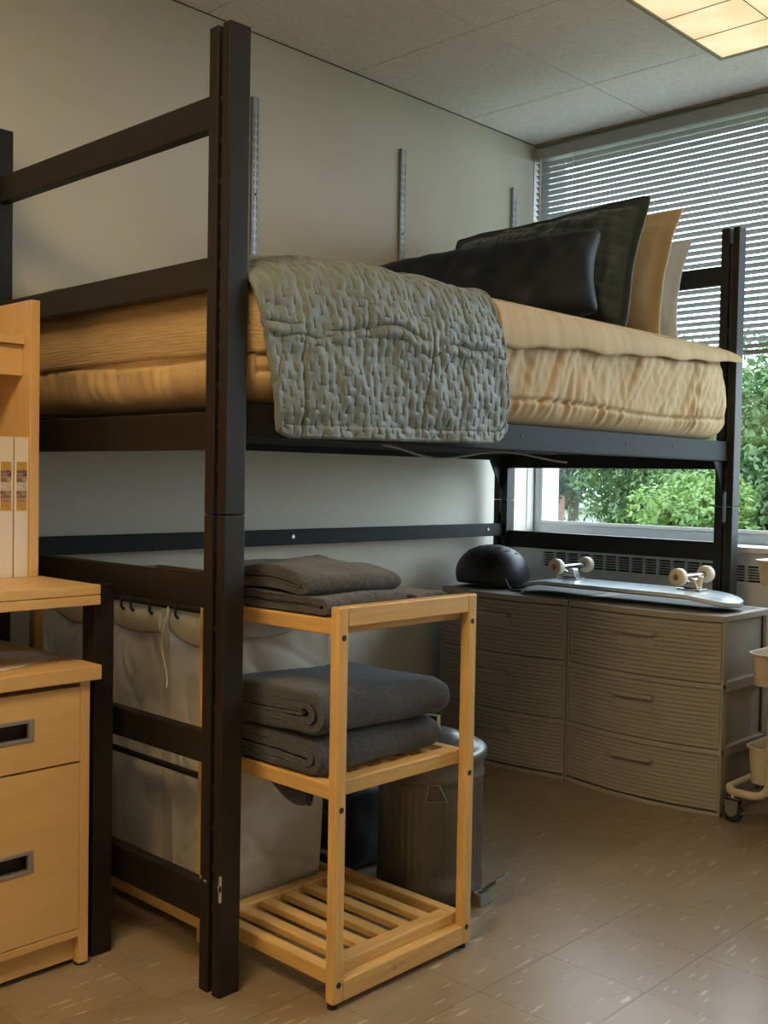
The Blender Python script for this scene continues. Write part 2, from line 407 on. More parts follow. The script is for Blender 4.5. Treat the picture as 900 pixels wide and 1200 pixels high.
for x in (.14,.925): 
    for y in (2.3675,2.3945): MB().cyl((x,y,1.46),(x,y,2.30),.0011,6).build('ladder_cord','cord',bl)
MB().cyl((-.012,2.360,1.75),(-.012,2.360,2.30),.003,6).build('tilt_wand','cord',bl)

# ================================================================= OUTSIDE
gr=struct(MB().box(-90,60,2.7,140,-1.35,-1.2).build('ground','lawn'))
pth=MB().box(-60,40,36,54,-1.2,-1.19).build('road','asphalt'); struct(pth)
def tree(px,py,h,rad,lm,label,n=5200,low=.25,ls=.11):
    t=thing('leafy_tree',label,'tree',(px,py,-1.2),'trees outside the window')
    rnd=np.random.default_rng(int(px*13+py*7)%9999+3)
    MB().tube([(px,py,-1.2),(px+.1,py,.3),(px,py+.1,h*.5-1.2),(px,py,h*.75-1.2)],[.2,.15,.1,.05],8).build('trunk','trunk',t)
    nc=60
    C=[]
    for k in range(nc):
        d=rnd.normal(size=3); d/=np.linalg.norm(d); rr=rnd.uniform(.55,1.0)
        C.append((px+d[0]*rad*rr, py+d[1]*rad*rr, -1.2+h*(low+(1-low)*(.5+.5*d[2]*rr)), rnd.uniform(.22,.42)*rad))
    C=np.array(C)
    idx=rnd.integers(0,nc,n); D=rnd.normal(size=(n,3)); D/=np.linalg.norm(D,axis=1)[:,None]
    P=C[idx,:3]+D*(C[idx,3]*rnd.uniform(.6,1.05,n))[:,None]*np.array([1,1,.75])
    ni=n//3; ii=rnd.integers(0,nc,ni); Di=rnd.normal(size=(ni,3)); Di/=np.linalg.norm(Di,axis=1)[:,None]
    ctr=np.array([px,py,-1.2+h*(low+(1-low)*.5)])
    Pi=ctr+(C[ii,:3]-ctr)*rnd.uniform(.2,.85,ni)[:,None]+Di*(C[ii,3]*.5)[:,None]
    P=np.concatenate([P,Pi]); D=np.concatenate([D,Di]); sz=np.concatenate([np.ones(n),np.full(ni,2.0)]); n=n+ni
    # leaf quad per point
    nrm=D*.7+rnd.normal(size=(n,3))*.6+np.array([0,0,.5]); nrm/=np.linalg.norm(nrm,axis=1)[:,None]
    a=rnd.normal(size=(n,3)); a-=nrm*(a*nrm).sum(1)[:,None]; a/=np.linalg.norm(a,axis=1)[:,None]; b=np.cross(nrm,a)
    s=rnd.uniform(.6,1.2,n)[:,None]*ls*sz[:,None]
    V=np.stack([P-a*s,P+b*s*.45,P+a*s,P-b*s*.45],1).reshape(-1,3)-np.array([px,py,-1.2])
    me=bpy.data.meshes.new('crown'); me.from_pydata(V.tolist(),[],[(4*i,4*i+1,4*i+2,4*i+3) for i in range(n)])
    me.materials.append(MATS[lm]); o=bpy.data.objects.new('crown',me); COL.objects.link(o); o.parent=t
for a in [(-3.75,11.3,2.3,.95,'leaf_b','bright yellow-green bush outside behind the bed post',12000,.0,.05),
          (-1.0,10.6,2.6,1.1,'leaf_b','yellow-green bush outside beyond the cart',9000,.0,.05),
          (-4.6,15.6,5.0,2.0,'leaf_d','light green leafy tree outside behind the bushes',22000,.0,.065),
          (-9.2,20.2,5.6,2.2,'leaf_d','mid green tree outside beside the dark road',18000,.03,.075),
          (-16.0,26.6,7.2,3.0,'leaf_c','blue-green tree with bare trunk beside the white pier outside',26000,.20,.12),
          (1.0,16.5,5.2,2.6,'leaf_a','dark green tree outside behind the yellow-green bush',12000,.02,.10),
          (-2.0,24.0,6.4,2.8,'leaf_a','broad green tree far behind the light green tree',12000,.02,.12)]:
    tree(*a)
for (tx,ty,rr) in ((-47.5,70,4.6),(-38,75,4.6),(-28,79,4.6),(-17.5,82,4.6),(-6,84,4.6)):
    tree(tx,ty,12.0,rr,'leaf_a','distant green tree in the row across the road',8000,.0,.36)
hb=thing('brick_house','small brown brick house far off among the trees','house',(-22,30,-1.2))
MB().box(-24,-19.9,28,32,-1.2,.9).build('wall','brick_far',hb)
MB().prism([(-24.3,.9),(-19.6,.9),(-22,2.0)],'y',27.7,32.3).build('roof','roof_far',hb)

# ================================================================= LOFT BED
W,Lb,H,d,pw=.9831,2.1291,1.8283,.0493,.0635
bed=thing('loft_bed','black metal loft bed frame of two stacked ends, raised high','bed',(W/2,Lb/2,0))
HJ=.9165
RAILS=[(.127,.200),(.434,.494),(.735,.798)]
def post(xo,sgn,y0,z0,z1):
    # xo = outer x, sgn -1 for the room side (grows inwards to -x), +1 for the wall side
    a=MB()
    def bx(u0,u1,v0,v1,w0,w1):
        xa,xb=sorted((xo+sgn*u0,xo+sgn*u1)); a.box(xa,xb,v0,v1,w0,w1)
    bx(0,.0235,y0,y0+d,z0,z1); bx(.0355,pw,y0,y0+d,z0,z1)
    p=a.build('post','black',bed,bevel=.0025)
    b=MB(); xa,xb=sorted((xo+sgn*.0236,xo+sgn*.0354)); b.box(xa,xb,y0+.014,y0+d-.014,z0+.05,z1-.05).build('slot_web','black_in',p)
    zz=z0+.09; k=0
    while zz+k*.0762<z1-.06:
        if k==0: pin=MB().box(xa,xb,y0+.006,y0+d-.006,zz-.006,zz+.006).build('hook_pin','black',p)
        else: dupm(pin,p,(0,0,k*.0762))
        k+=1
    return p
posts=[]
for (xo,sg) in ((W,-1),(0,1)):
    for y0 in (0,Lb-d):
        posts.append(post(xo,sg,y0,.0,HJ-.0008)); posts.append(post(xo,sg,y0,HJ,H))
for y0 in (.012,Lb-d+.010):
    for zo in (0,H-HJ):
        for (a,b) in RAILS:
            bxs('end_rail','black',bed,pw-.002,W-pw+.002,y0,y0+.026,zo+a,zo+b,bevel=.003)
# scratches on the near post
MB().box(W-.003,W+.0003,-.0003,.004,.185,.235).box(W-.006,W+.0003,-.0003,.003,.205,.217).build('paint_chip','scuff',posts[0])
MB().box(W-.05,W-.042,-.0003,.001,.213,.217).box(W-.0623,W-.058,-.0003,.001,.216,.222).build('paint_chip','scuff',posts[0])
# side rails, deck
sr1=MB().box(.940,.962,.045,2.085,1.068,1.130).box(.915,.962,.045,2.085,1.066,1.070).build('side_rail','rail_grey',bed,bevel=.002)
MB().box(.02,.042,.045,2.085,1.068,1.130).build('side_rail','rail_grey',bed,bevel=.002)
for y in (.35,.95,1.45,1.72): MB().cyl((.961,y,1.103),(.9635,y,1.103),.0045,10).build('bolt_hole','dark_hole',sr1)
for y,s in ((2.078,-1),):
    MB().prism([(y,1.068),(y-.07,1.068),(y,.955)],'x',.945,.951).build('gusset','black',bed)
    MB().prism([(y,1.068),(y-.07,1.068),(y,.955)],'x',.03,.036).build('gusset','black',bed)
wr=MB().box(.020,.045,.045,2.083,.776,.824).build('brace_rail','rail_grey',bed,bevel=.002)
for y in (1.0,1.99): MB().cyl((.044,y,.802),(.047,y,.802),.006,10).build('bolt','silver',wr)
dk=MB()
for k in range(9): 
    x=.07+k*.105; dk.box(x-.012,x+.012,.06,2.07,1.088,1.092)
for k in range(16): dk.box(.04,.94,.09+k*.125,.10+k*.125,1.0925,1.0955)
dk.build('spring_deck','black',bed)
dk=MB().box(.042,.94,.05,2.08,1.097,1.100).build('deck_cloth','black_nylon',bed)
cbp=[(.86-.25*math.sin(t*math.pi)*.25,.55+t*.75,1.055+.012*math.cos(t*9)) for t in [i/24 for i in range(25)]]
MB().tube(cbp,.003,6).build('deck_cable','silver',bed,smooth=True)

# ---- mattress in zip bedding
def mtop(x,y=1.0): # height of the bedding's upper face
    u=min(1,abs((x-.49)/.49)); e=max(0.0,1-y/.45); k=min(1,max(0,(x-.68)/.25)); return 1.405+.062*(1-u**3.2)-.118*e*e*(1-.42*k)
mt=thing('bedding','puffy beige zip-up bedding on mattress of the loft bed','bedding',(.5,1.05,1.13))
def rbox(N, c, hx, r, disp):
    # subdivided rounded box
    out=MB(); idx={}
    def key(p): return tuple(round(v,5) for v in p)
    vs=[]; fs=[]
    def vid(p):
        k=key(p)
        if k not in idx:
            idx[k]=len(vs); q=np.clip(p,-(hx-r),hx-r); n=p-q; ln=np.linalg.norm(n); n=n/ln if ln>0 else n
            pos=q+n*r
            vs.append(disp(pos+c,n))
        return idx[k]
    for ax in range(3):
        a,b=[(1,2),(0,2),(0,1)][ax]
        for sg in (-1,1):
            for i in range(N[a]):
                for j in range(N[b]):
                    q=[]
                    for (di,dj) in ((0,0),(1,0),(1,1),(0,1)):
                        p=np.zeros(3); p[ax]=sg*hx[ax]; p[a]=-hx[a]+2*hx[a]*(i+di)/N[a]; p[b]=-hx[b]+2*hx[b]*(j+dj)/N[b]; q.append(vid(p))
                    fs.append(q)
    out.add(vs,fs); return out
mc=np.array([.497,1.052,1.268]); mh=np.array([.487,.990,.136])
def mdisp(p,n):
    x,y,z=p; p=np.array(p)
    side=max(0,1-abs(n[2])*1.2)
    per=y if abs(n[0])>abs(n[1]) else x
    seam=(1.190 if abs(n[0])>abs(n[1]) else 1.226)+.006*math.sin(per*7)
    # pleats gathered at the seams: long above the lower seam, short in the band below it
    w=per+.02*nz(per*6,z*5,1)+(z-1.2)*.25*nz(per*1.7,3,0)
    if z>seam: am=.0026*math.exp(-((z-seam)/.10)**2)*(.2+1.7*max(0,nz(w*6,5,.5)+.2))
    else: am=(.0034 if abs(n[0])>abs(n[1]) else .0065)*(.4+1.2*max(0,nz(w*8,9,.5)+.3))
    f=side*am*(math.sin(w*118+4*nz(w*9,1,2))+.6*math.sin(w*201+5*nz(w*7,4,2)))
    dg=per-(z-1.2)*.55
    big=.011*side*nz(per*3.8+z*3,z*5,2.0)+.012*side*nz(dg*11,z*4,4.0)+.010*side*(abs(nz(dg*21,z*6,14.0))**.7)*(1 if z>seam else .5)+.0022*side*nz(per*34+z*20,z*18,6.0)
    groove=-.010*side*math.exp(-((z-seam)/.005)**2)-.006*side*math.exp(-((z-1.372)/.007)**2)
    if z>seam-.004 and (n[1]<-.3 or (n[0]>.5 and y<.335)): f,big=0.0,min(0.0,big)*.4-.003
    q=p+n*(f+big+groove)
    if n[2]>.3:
        t=min(1,(n[2]-.3)/.5); q[2]+=t*(mtop(q[0],q[1])-1.404)+t*.004*nz(x*6,y*6,1)
    if n[2]<-.5: q[2]=max(q[2],1.1315)
    return q
MB.build(rbox((110,430,56),mc,mh,.062,mdisp),'cover','beige',mt,smooth=True,sharp=180)
# ribbed end panel and sides of the first stretch
def endpanel(u,v):
    # u along the perimeter: across the end then round the corner to the room side; v height
    ln=.80+.10+.20; s=u*ln; zz=1.232+v*.118
    if s<.80: x=.13+s; y=.0615; n=(0,-1)
    elif s<.90:
        a=(s-.80)/.10*math.pi/2; x=.930+.0575*math.sin(a); y=.0615+.0575*(1-math.cos(a)); n=(math.sin(a),-math.cos(a))
    else: x=.9875; y=.119+(s-.90); n=(1,0)
    b=.008*math.sin(min(1,max(0,v))*math.pi)**.5+.003*nz(s*6,zz*9,3)+.0015*math.sin(zz*900)
    return (x+n[0]*b, y+n[1]*b, zz+.004*math.sin(s*5)*(1-v))
MB().grid(endpanel,120,44).build('ribbed_panel','beige_rib',mt,smooth=True,sharp=180)
# zip flap overhanging along the room side
def flap(u,v):
    y=.80+u*1.262; 
    drop=.070*(1-u)**.9+.030+.010*nz(y*5,1,2)*(1-u)+.003*math.sin(y*31)
    xo=.006*max(0,(u-.93)/.07)
    if v<.4:
        t=v/.4; x=.86+.115*t; z=mtop(x)+.0075+.003*nz(y*7,x*9)
    else:
        t=(v-.4)/.6; x=.975+.026*math.sin(t*math.pi*.6)+.004*nz(y*9,t)+xo*t; z=mtop(.975)+.0075-.03*0-t**1.25*drop
    return (x,y,z)
MB().grid(flap,150,22).build('zip_flap','beige_stripe',mt,smooth=True,sharp=180,solid=.009)
MB().tube([(.937+.001*math.sin(y*9),y,mtop(.937)+.0135) for y in np.linspace(.82,2.06,60)],.0022,6).build('piping','beige',mt,smooth=True)

# ---- quilt
def quilt(u,v):
    # u along bed (y), v from wall side over the top and down the room side
    Lx=.955; Ld=.385; s=v*(Lx+Ld)
    e0=.0585+.064*max(0,(s-Lx)/Ld); 
    yl=e0; yr=.800+.035*max(0,min(1,(s-Lx)/Ld*1.3)) - .018*max(0,1-abs(s-Lx)/.10)
    y=yl+(yr-yl)*u
    R=.055
    puff=.020
    if s<Lx-R:
        x=.03+s; z=mtop(x,y)+puff+.010*nz(x*4,y*4,7)+(.060*math.exp(-((x-.01)/.09)**2)); n=(0,0,1)
    elif s<Lx+.03:
        a=(s-(Lx-R))/(R+.03)*math.pi/2; x=.03+Lx-R+(R+.012)*math.sin(a); z0=mtop(.03+Lx-R,y)+puff; z=z0-(R+.01)*(1-math.cos(a)); n=(math.sin(a),0,math.cos(a))
    else:
        t=(s-Lx-.03)/(Ld-.03); x=.03+Lx+.014+.010*math.sin(t*3)+.005*nz(y*5,t*3,2)-.010*t; z0=mtop(.03+Lx-R,y)+puff-(R+.01)
        cr=.028*max(0,(u-.93)/.07)**2+.010*max(0,(.05-u)/.05)**2       # rounded lower corners
        z=z0-t*(z0-1.078-cr)+.012*(u-.5)*t; n=(1,0,0)
    dn=0
    pu=.0225; pv=.047
    yy=u*.76+.006*nz(y*11,s*8,1)+.004*nz(y*25,s*22,6); ss=s+.008*nz(y*9,s*11,5)
    row=math.floor(yy/pu); fu=yy/pu-row; fv=(ss/pv+.5*(row%2)+.35*nz(row*1.7,2.2,0))%1
    cell=nz(row*3.1,math.floor(ss/pv+.5*(row%2)+.35*nz(row*1.7,2.2,0))*2.3,1.0)
    # short stitches pull the cloth in; the cloth puffs between them
    st=math.exp(-((fu-.5)/.13)**2)*min(1,max(0,(abs(fv-.5)-.20)/.07))
    pin=math.exp(-((((fv+.27)%1)-.5)/.07)**2)*(.4+.6*abs(math.sin(math.pi*fu)))*max(0,.6+cell)
    dn+=-.0052*st-.0030*pin+.0036*cell*abs(math.sin(math.pi*fu))
    for (yc,wd,am) in ((.175,.005,-.013),(.54,.004,-.010),(.34,.003,-.004),(.66,.003,-.005),(.10,.004,-.007)):
        cc=yc+.03*nz(s*4,yc*9,3); g_=max(0,min(1,.5+1.6*nz(s*6,yc*31,8))); dn+=am*g_*math.exp(-((y-cc)/wd)**2)*(1 if s>Lx*.75 else .3)
    sc=Lx+.112+.045*nz(y*6,2,4)+.03*y; bk=max(0,min(1,.55+1.4*nz(y*8,7,1)))
    dn+=bk*(-.007*math.exp(-((s-sc)/.005)**2)+.006*math.exp(-((s-sc-.018)/.010)**2)+.004*math.exp(-((s-sc+.02)/.012)**2))
    sc2=sc+.022+.02*nz(y*14,3,3); dn+=-.005*(1-bk)*math.exp(-((s-sc2)/.004)**2)
    dn+=.008*nz(y*7,s*7,9)+.005*nz(y*21,s*16,2)+.0022*nz(y*60,s*48,3)
    if s>Lx+Ld-.022: dn+=.004
    return (x+n[0]*dn,y,z+n[2]*dn)
q=MB().grid(quilt,300,340).build('quilt','quilt',None,smooth=True,sharp=180,solid=.012)
tag(q,'grey-green stitched velvet quilt draped over the foot of the bed','quilt')
def hem(path,r=.006): return MB().tube(path,r,8)
es=[quilt(0,v) for v in np.linspace(.0,1,110)]+[quilt(u,1) for u in np.linspace(0,1,90)]+[quilt(1,v) for v in np.linspace(1,.0,110)]
hem([Vector(p) for p in es],.007).build('binding','quilt',q,smooth=True,sharp=180)

# ---- pillows
def pillow(name,m,w,h,th,center,yaw,tilt,flange=0,N=60,M=44,pw_=.55,fold=.006,seed=0,roll=0,pinch=.06,rnd=0.0,quilted=False):
    def sheet(sg):
        def fn(i,j):
            a=2*i-1; b=2*j-1
            fa=w/2; fb=h/2
            # pillow corners stay sharp, edges pull in
            xx=a*fa*(1-pinch*(1-b*b)*abs(a)**3); zz=b*fb*(1-pinch*(1-a*a)*abs(b)**3)
            if rnd:
                k_=1-rnd*(abs(a)**6)*(abs(b)**6)*1.0; xx*=k_; zz*=k_**1.6
            ia=min(1,abs(a)*fa/(fa-flange)) if flange else abs(a); ib=min(1,abs(b)*fb/(fb-flange)) if flange else abs(b)
            t=max(0,(1-ia**2.6))**pw_*max(0,(1-ib**2.6))**pw_
            dsp=sg*(th/2*t+.0035)
            dsp+=fold*t**.4*nz(xx*9+seed,zz*9,sg*3)+fold*.7*nz(xx*22,zz*17+seed,sg)*t**.3
            if quilted and t>.02: dsp+=sg*.007*(abs(math.sin(xx*95+3*nz(zz*6,1)))**.6*abs(math.sin(zz*70+xx*9))**.5-.5)
            if flange: dsp+=.006*nz(xx*13,zz*13,seed+5)*(1-t)
            return settle(Mx@Vector((xx,dsp,zz)))
        return fn
    def settle(p):
        zf=mtop(p.x,p.y)+(.005 if p.x>.85 else -.003)
        return Vector((p.x,p.y,zf+.10*(p.z-zf))) if p.z<zf else p
    Mx=Matrix.Translation(Vector(center))@Matrix.Rotation(yaw,4,'Z')@Matrix.Rotation(tilt,4,'X')@Matrix.Rotation(roll,4,'Y')
    mb=MB()
    mb.grid(sheet(-1),N,M); mb.grid(sheet(1),N,M)
    # close the rim
    n0=0;n1=N*M
    rim=[i*M for i in range(N)]+[(N-1)*M+j for j in range(1,M)]+[i*M+M-1 for i in range(N-2,-1,-1)]+[j for j in range(M-2,0,-1)]
    for k in range(len(rim)):
        a=rim[k]; b=rim[(k+1)%len(rim)]; mb.f.append((a,b,b+n1,a+n1))
    o=mb.build(name,m,None,smooth=True,sharp=180)
    rimp=[(Vector(mb.v[a])+Vector(mb.v[a+n1]))/2 for a in rim]
    return o,rimp,Mx
R=math.radians
p4,_,_=pillow('pillow','pillow_white',.74,.35,.115,(.475,1.972,1.628),R(2),R(-14),flange=.03,seed=3)
tag(p4,'off-white pillow at the back of the pillow pile','pillow')
p3,_,_=pillow('pillow','pillow_beige',.76,.45,.12,(.495,1.825,1.655),R(2),R(-17),flange=.04,seed=11,fold=.007)
tag(p3,'beige pillow standing between the green sham and white pillow','pillow')
p2,rm,Mx2=pillow('pillow','green_dark',.785,.45,.19,(.517,1.600,1.640),R(-2),R(-19),flange=.032,seed=21,fold=.016,roll=R(-2),quilted=True,rnd=.035,N=110,M=80)
tag(p2,'dark green quilted velvet sham behind the navy cushion','pillow')
MB().tube(rm,.0055,7,closed=True).build('piping','green_dark',p2,smooth=True,sharp=180)
p1,_,_=pillow('pillow','navy',.78,.285,.155,(.495,1.348,1.578),R(15),R(-18),seed=31,fold=.013,pinch=.08,roll=R(-4.5),pw_=.45,rnd=.05)
tag(p1,'long navy satin lumbar cushion in front of the green sham','pillow')

# ---- slotted shelf standards on the wall
def standard(y,ztop,zbot,label):
    t=thing('shelf_standard',label,'shelf bracket',(WX,y,zbot),'slotted steel standards on the wall')
    MB().box(WX+.0005,WX+.013,y-.0125,y-.0095,zbot,ztop).box(WX+.0005,WX+.013,y+.0095,y+.0125,zbot,ztop).box(WX+.010,WX+.013,y-.0095,y+.0095,zbot,ztop).build('channel','zinc',t,bevel=.001)
    s=MB(); z=ztop-.06
    while z>zbot+.03:
        for yy in (-.0055,.0055): s.box(WX+.0128,WX+.0134,y+yy-.0013,y+yy+.0013,z-.009,z+.009)
        z-=.0254*1.0
    s.build('slots','dark_hole',t)
    MB().cyl((WX+.0128,y,ztop-.30),(WX+.0145,y,ztop-.30),.0045,12).build('screw','dark_hole',t)
standard(.902,2.166,1.30,'slotted steel shelf standard on the wall nearest the tall bed post')
standard(1.578,2.163,1.30,'slotted steel shelf standard in the middle of the wall')
standard(2.236,2.162,1.30,'slotted steel shelf standard nearest the window corner')

# ================================================================= BAMBOO LAUNDRY SHELF
rk=thing('bamboo_rack','bamboo laundry rack with three slatted shelves beside the bed post','rack',(.75,.31,0))
X1,X0,Y0,Y1=1.170,.775,.120,.522; ps=.026
def rp(name,m,*b,bevel=.003,parent=rk): return bxs(name,m,parent,*b,bevel=bevel)
P1=rp('post','bamboo',X1-.022,X1,Y0,Y0+ps,0.012,.752)
P2=rp('post','bamboo',X1-.022,X1,Y1-ps,Y1,0.012,.752)
P3=rp('post','bamboo',X0-.026,X0+.006,Y0,Y0+ps,0.0,.735)
P4=rp('post','bamboo',X0-.022,X0+.004,Y1-ps,Y1,0.0,.735)
P5=rp('post','bamboo',.022,.052,Y0,Y0+ps,0.0,.735)
P6=rp('post','bamboo',.022,.052,Y1-ps,Y1,0.0,.735)
# end frame rails, mitred at the corners
ya,yb=Y0+ps,Y1-ps
rp('top_rail','bamboo_y',X1-.025,X1,ya,yb,.714,.752)
br=rp('bottom_rail','bamboo_y',X1-.025,X1,ya,yb,.012,.052)
for (P,yy) in ((P1,Y0+.014),(P2,Y1-.014)):
    for zz in (.695,.375,.047): MB().cyl((X1-.002,yy,zz),(X1+.0006,yy,zz),.0058,14).build('screw_hole','dark_hole',P)
for yy in (Y0+.013,Y1-.013): 
    MB().cyl((X1-.015,yy,0),(X1-.015,yy,.012),.010,14).build('foot','rubber',rk)
# maker's mark burnt into the bottom rail
em=MB(); ymk=.285; zmk=.034
em.tube([(X1+.0002,ymk+.0055*math.cos(a),zmk+.0055*math.sin(a)) for a in np.linspace(0,2*math.pi,17)[:-1]],.0007,5,closed=True)
em.tube([(X1+.0002,ymk+.002,zmk-.002),(X1+.0002,ymk+.007,zmk-.007)],.0007,5); em.box(X1-.0002,X1+.0004,ymk+.014,ymk+.030,zmk-.001,zmk+.001)
em.build('makers_mark','maple_ply',br)
def shelf(zt,th):
    s=MB()
    rp('shelf_rail','bamboo_x',X0+.008,X1-.0255,Y0+.004,Y0+.030,zt-.030,zt)
    rp('shelf_rail','bamboo_x',X0+.008,X1-.0255,Y1-.030,Y1-.004,zt-.030,zt)
    rp('shelf_rail','bamboo_y',X1-.060,X1-.0255,Y0+.0305,Y1-.0305,zt-.030,zt)
    rp('shelf_rail','bamboo_y',X0+.004,X0+.034,Y0+.0305,Y1-.0305,zt-.030,zt)
    ny=5; y=Y0+.0305; gap=(Y1-Y0-.061-ny*.030)/(ny+1)
    for k in range(ny):
        a=y+gap+k*(.030+gap); rp('slat','bamboo_x',X0+.0345,X1-.0605,a,a+.030,zt-.016,zt-.002,bevel=.002)
shelf(.728,.03); shelf(.421,.03); shelf(.074,.03)
# laundry section
rp('top_rail','bamboo_x',.052,X0,Y1-.028,Y1-.004,.700,.735)
rp('bottom_rail','bamboo_x',.052,X0,Y0+.004,Y0+.022,.026,.064)
rp('bottom_rail','bamboo_x',.052,X0,Y1-.022,Y1-.004,.026,.064)
rp('side_rail','bamboo_y',.026,.048,Y0+.029,Y1-.029,.026,.064)
rp('side_rail','bamboo_y',.026,.048,Y0+.029,Y1-.029,.700,.735)
for k in range(5): rp('slat','bamboo_x',.0485,X0-.001,Y0+.055+k*.07,Y0+.085+k*.07,.046,.058)
for y in (.152,.49): MB().cyl((.047,y,.700),(X0+.002,y,.700),.0075,12).build('hanging_rod','rubber',rk,smooth=True)
MB().cyl((.047,.130,.352),(X0+.002,.130,.352),.007,12).build('cross_bar','rubber',rk,smooth=True)
for x in (.17,.30,.415,.455,.53,.63,.755):
    hk=[(x,.146,.712),(x,.1425,.70),(x,.1425,.682),(x,.150,.674)]
    MB().tube(hk,.0035,6).build('hook','rubber',rk,smooth=True)

def bag(x0,x1,label,seed):
    t=thing('laundry_bag',label,'laundry bag',((x0+x1)/2,.30,.062),'white laundry bags on the bamboo rack')
    y0,y1,z0,z1=.160,.476,.062,.668
    def side(u,v):
        # u around, v up; rounded rectangle
        per=4*u; k=int(per)%4; f=per-int(per); 
        xs_,ys_=[(x0+(x1-x0)*f,y0),(x1,y0+(y1-y0)*f),(x1-(x1-x0)*f,y1),(x0,y1-(y1-y0)*f)][k]
        cx_,cy_=(x0+x1)/2,(y0+y1)/2; sc=.90+.10*v**.5
        x=cx_+(xs_-cx_)*sc; y=cy_+(ys_-cy_)*sc; z=z0+v*(z1-z0)
        b=.012*math.sin(math.pi*f)*math.sin(math.pi*min(1,v*1.1))
        nx_,ny_=[(0,-1),(1,0),(0,1),(-1,0)][k]
        wr=.016*abs(nz(x*7+y*5+seed,z*6,seed))+.006*nz(x*19,z*14+y*9,seed)+.007*max(0,1-5*abs(nz(x*6+y*6+z*3+seed,z*5-x*4,seed+3)))+.006*max(0,1-7*abs(nz(x*9-z*5,z*7+y*6+seed,seed+8)))
        e=math.sin(math.pi*f)**.5
        return (x+nx_*(b-wr*.9)*e,y+ny_*(b-wr*.9)*e,z)
    bd=MB().grid(side,161,80).build('body','bag',t,smooth=True,sharp=50)
    MB().box(x0+.02,x1-.02,y0+.03,y1-.03,z0+.001,z0+.006).build('base','bag_grey',t)
    # folded cuff over the rod, with a curved hem
    for (ya,sg) in ((y0,-1),(y1,1)):
        def cuff(u,v):
            x=x0+.006+(x1-x0-.012)*u; zt=.705; zb=.640-.018*math.sin(math.pi*u)+.012*nz(x*8,seed)
            z=zt+(zb-zt)*v; y=ya+sg*(-.003+.008*math.sin(v*2.4)+.003*nz(x*20,z*15,seed))
            return (x,y,z)
        MB().grid(cuff,30,14).build('cuff','bag',t,smooth=True,sharp=180,solid=.003)
    def cuff2(u,v):
        y=y0+.03+(y1-y0-.14)*u; zb=.652-.016*math.sin(math.pi*u)**.5; z=.700+(zb-.700)*v
        return (x1+.004+.005*math.sin(v*2),y,z)
    MB().grid(cuff2,24,10).build('side_cuff','bag',t,smooth=True,sharp=180,solid=.003)
    MB().tube([(x0+.01+.012*math.sin(i*.7+seed),y0-.0205,.70-i*.018) for i in range(11)],.0018,6).build('drawstring','cord',t,smooth=True)
    return t
bag(.074,.335,'white cloth laundry bag on the rack at the desk end',1.3)
bag(.350,.562,'white cloth laundry bag hanging in the middle of the rack',4.1)
bag(.585,.768,'white cloth laundry bag next to the bamboo shelves',7.7)

# ---- towels
def ustrip(x0,x1,zb,h,t,na=14):
    r=h/2; zc=zb+r; o=[]; i=[]
    nx_=12
    for k in range(nx_): o.append((x0+(x1-r-x0)*k/nx_, zb))
    for k in range(na+1):
        a=-math.pi/2+math.pi*k/na; o.append((x1-r+r*math.cos(a),zc+r*math.sin(a)))
    for k in range(1,nx_+1): o.append((x1-r-(x1-r-x0)*k/nx_, zb+h))
    ri=max(r-t,.0015)
    for k in range(nx_): i.append((x0+(x1-r-x0)*k/nx_, zc+ri))
    for k in range(na+1):
        a=math.pi/2-math.pi*k/na; i.append((x1-r+ri*math.cos(a),zc+ri*math.sin(a)))
    for k in range(1,nx_+1): i.append((x1-r-(x1-r-x0)*k/nx_, zc-ri))
    return o+i
def towel(name,m,layers,y0,y1,deform,ny=46,label='',group=None,fuzz=.0012):
    mb=MB()
    for poly in layers:
        n=len(poly); vs=[]
        for j in range(ny):
            t=j/(ny-1); y=y0+(y1-y0)*t
            e=min(1,min(t,1-t)*ny/3.0); sh=.86+.14*math.sqrt(max(0,1-(1-e)**2))
            cx_=sum(p[0] for p in poly)/n; cz_=sum(p[1] for p in poly)/n
            for (x,z) in poly:
                q=deform(x,y,z,t)
                zz=cz_+(z-cz_)*sh
                q=(q[0],q[1],q[2]+(zz-z))
                f=fuzz
                vs.append((q[0]+f*nz(q[1]*120,q[2]*120,1)*2,q[1],q[2]+f*nz(q[0]*120,q[1]*120,5)*2))
        fs=[]
        for j in range(ny-1):
            for k in range(n): fs.append((j*n+k,j*n+(k+1)%n,(j+1)*n+(k+1)%n,(j+1)*n+k))
        fs.append(tuple(range(n))); fs.append(tuple((ny-1)*n+k for k in range(n)))
        mb.add(vs,fs)
    o=mb.build(name,m,None,smooth=True,sharp=60)
    return tag(o,label,'towel',group)
def dlow(sd,slope,rise=0,skew=0):
    def f(x,y,z,t):
        return (x+.006*nz(y*7,z*9,sd)+skew*(t-.5), y, z+.006*nz(x*6,y*7,sd+2)*min(1,(z-.42)*40 if z<.72 else (z-.728)*40)+slope*(x-1.0)*min(1,max(0,(z-(.423 if z<.72 else .73))/.03))+rise*t*max(0,(z-(.423 if z<.72 else .73)))/.08)
    return f
tb=.4225
t1=towel('folded_towel','towel',[ustrip(.835,1.118,tb,.070,.016),ustrip(.830,1.096,tb+.0172,.0356,.015)],.128,.470,dlow(1,0,.0),label='lower grey bath towel folded on the middle bamboo shelf',group='grey folded towels')
t2=towel('folded_towel','towel',[ustrip(.835,1.128,tb+.0755,.084,.0165),ustrip(.830,1.102,tb+.0930,.049,.0155),ustrip(.836,1.07,tb+.1095,.016,.0075)],.124,.490,dlow(4,.015,-.006),label='upper grey bath towel folded on the middle bamboo shelf',group='grey folded towels')
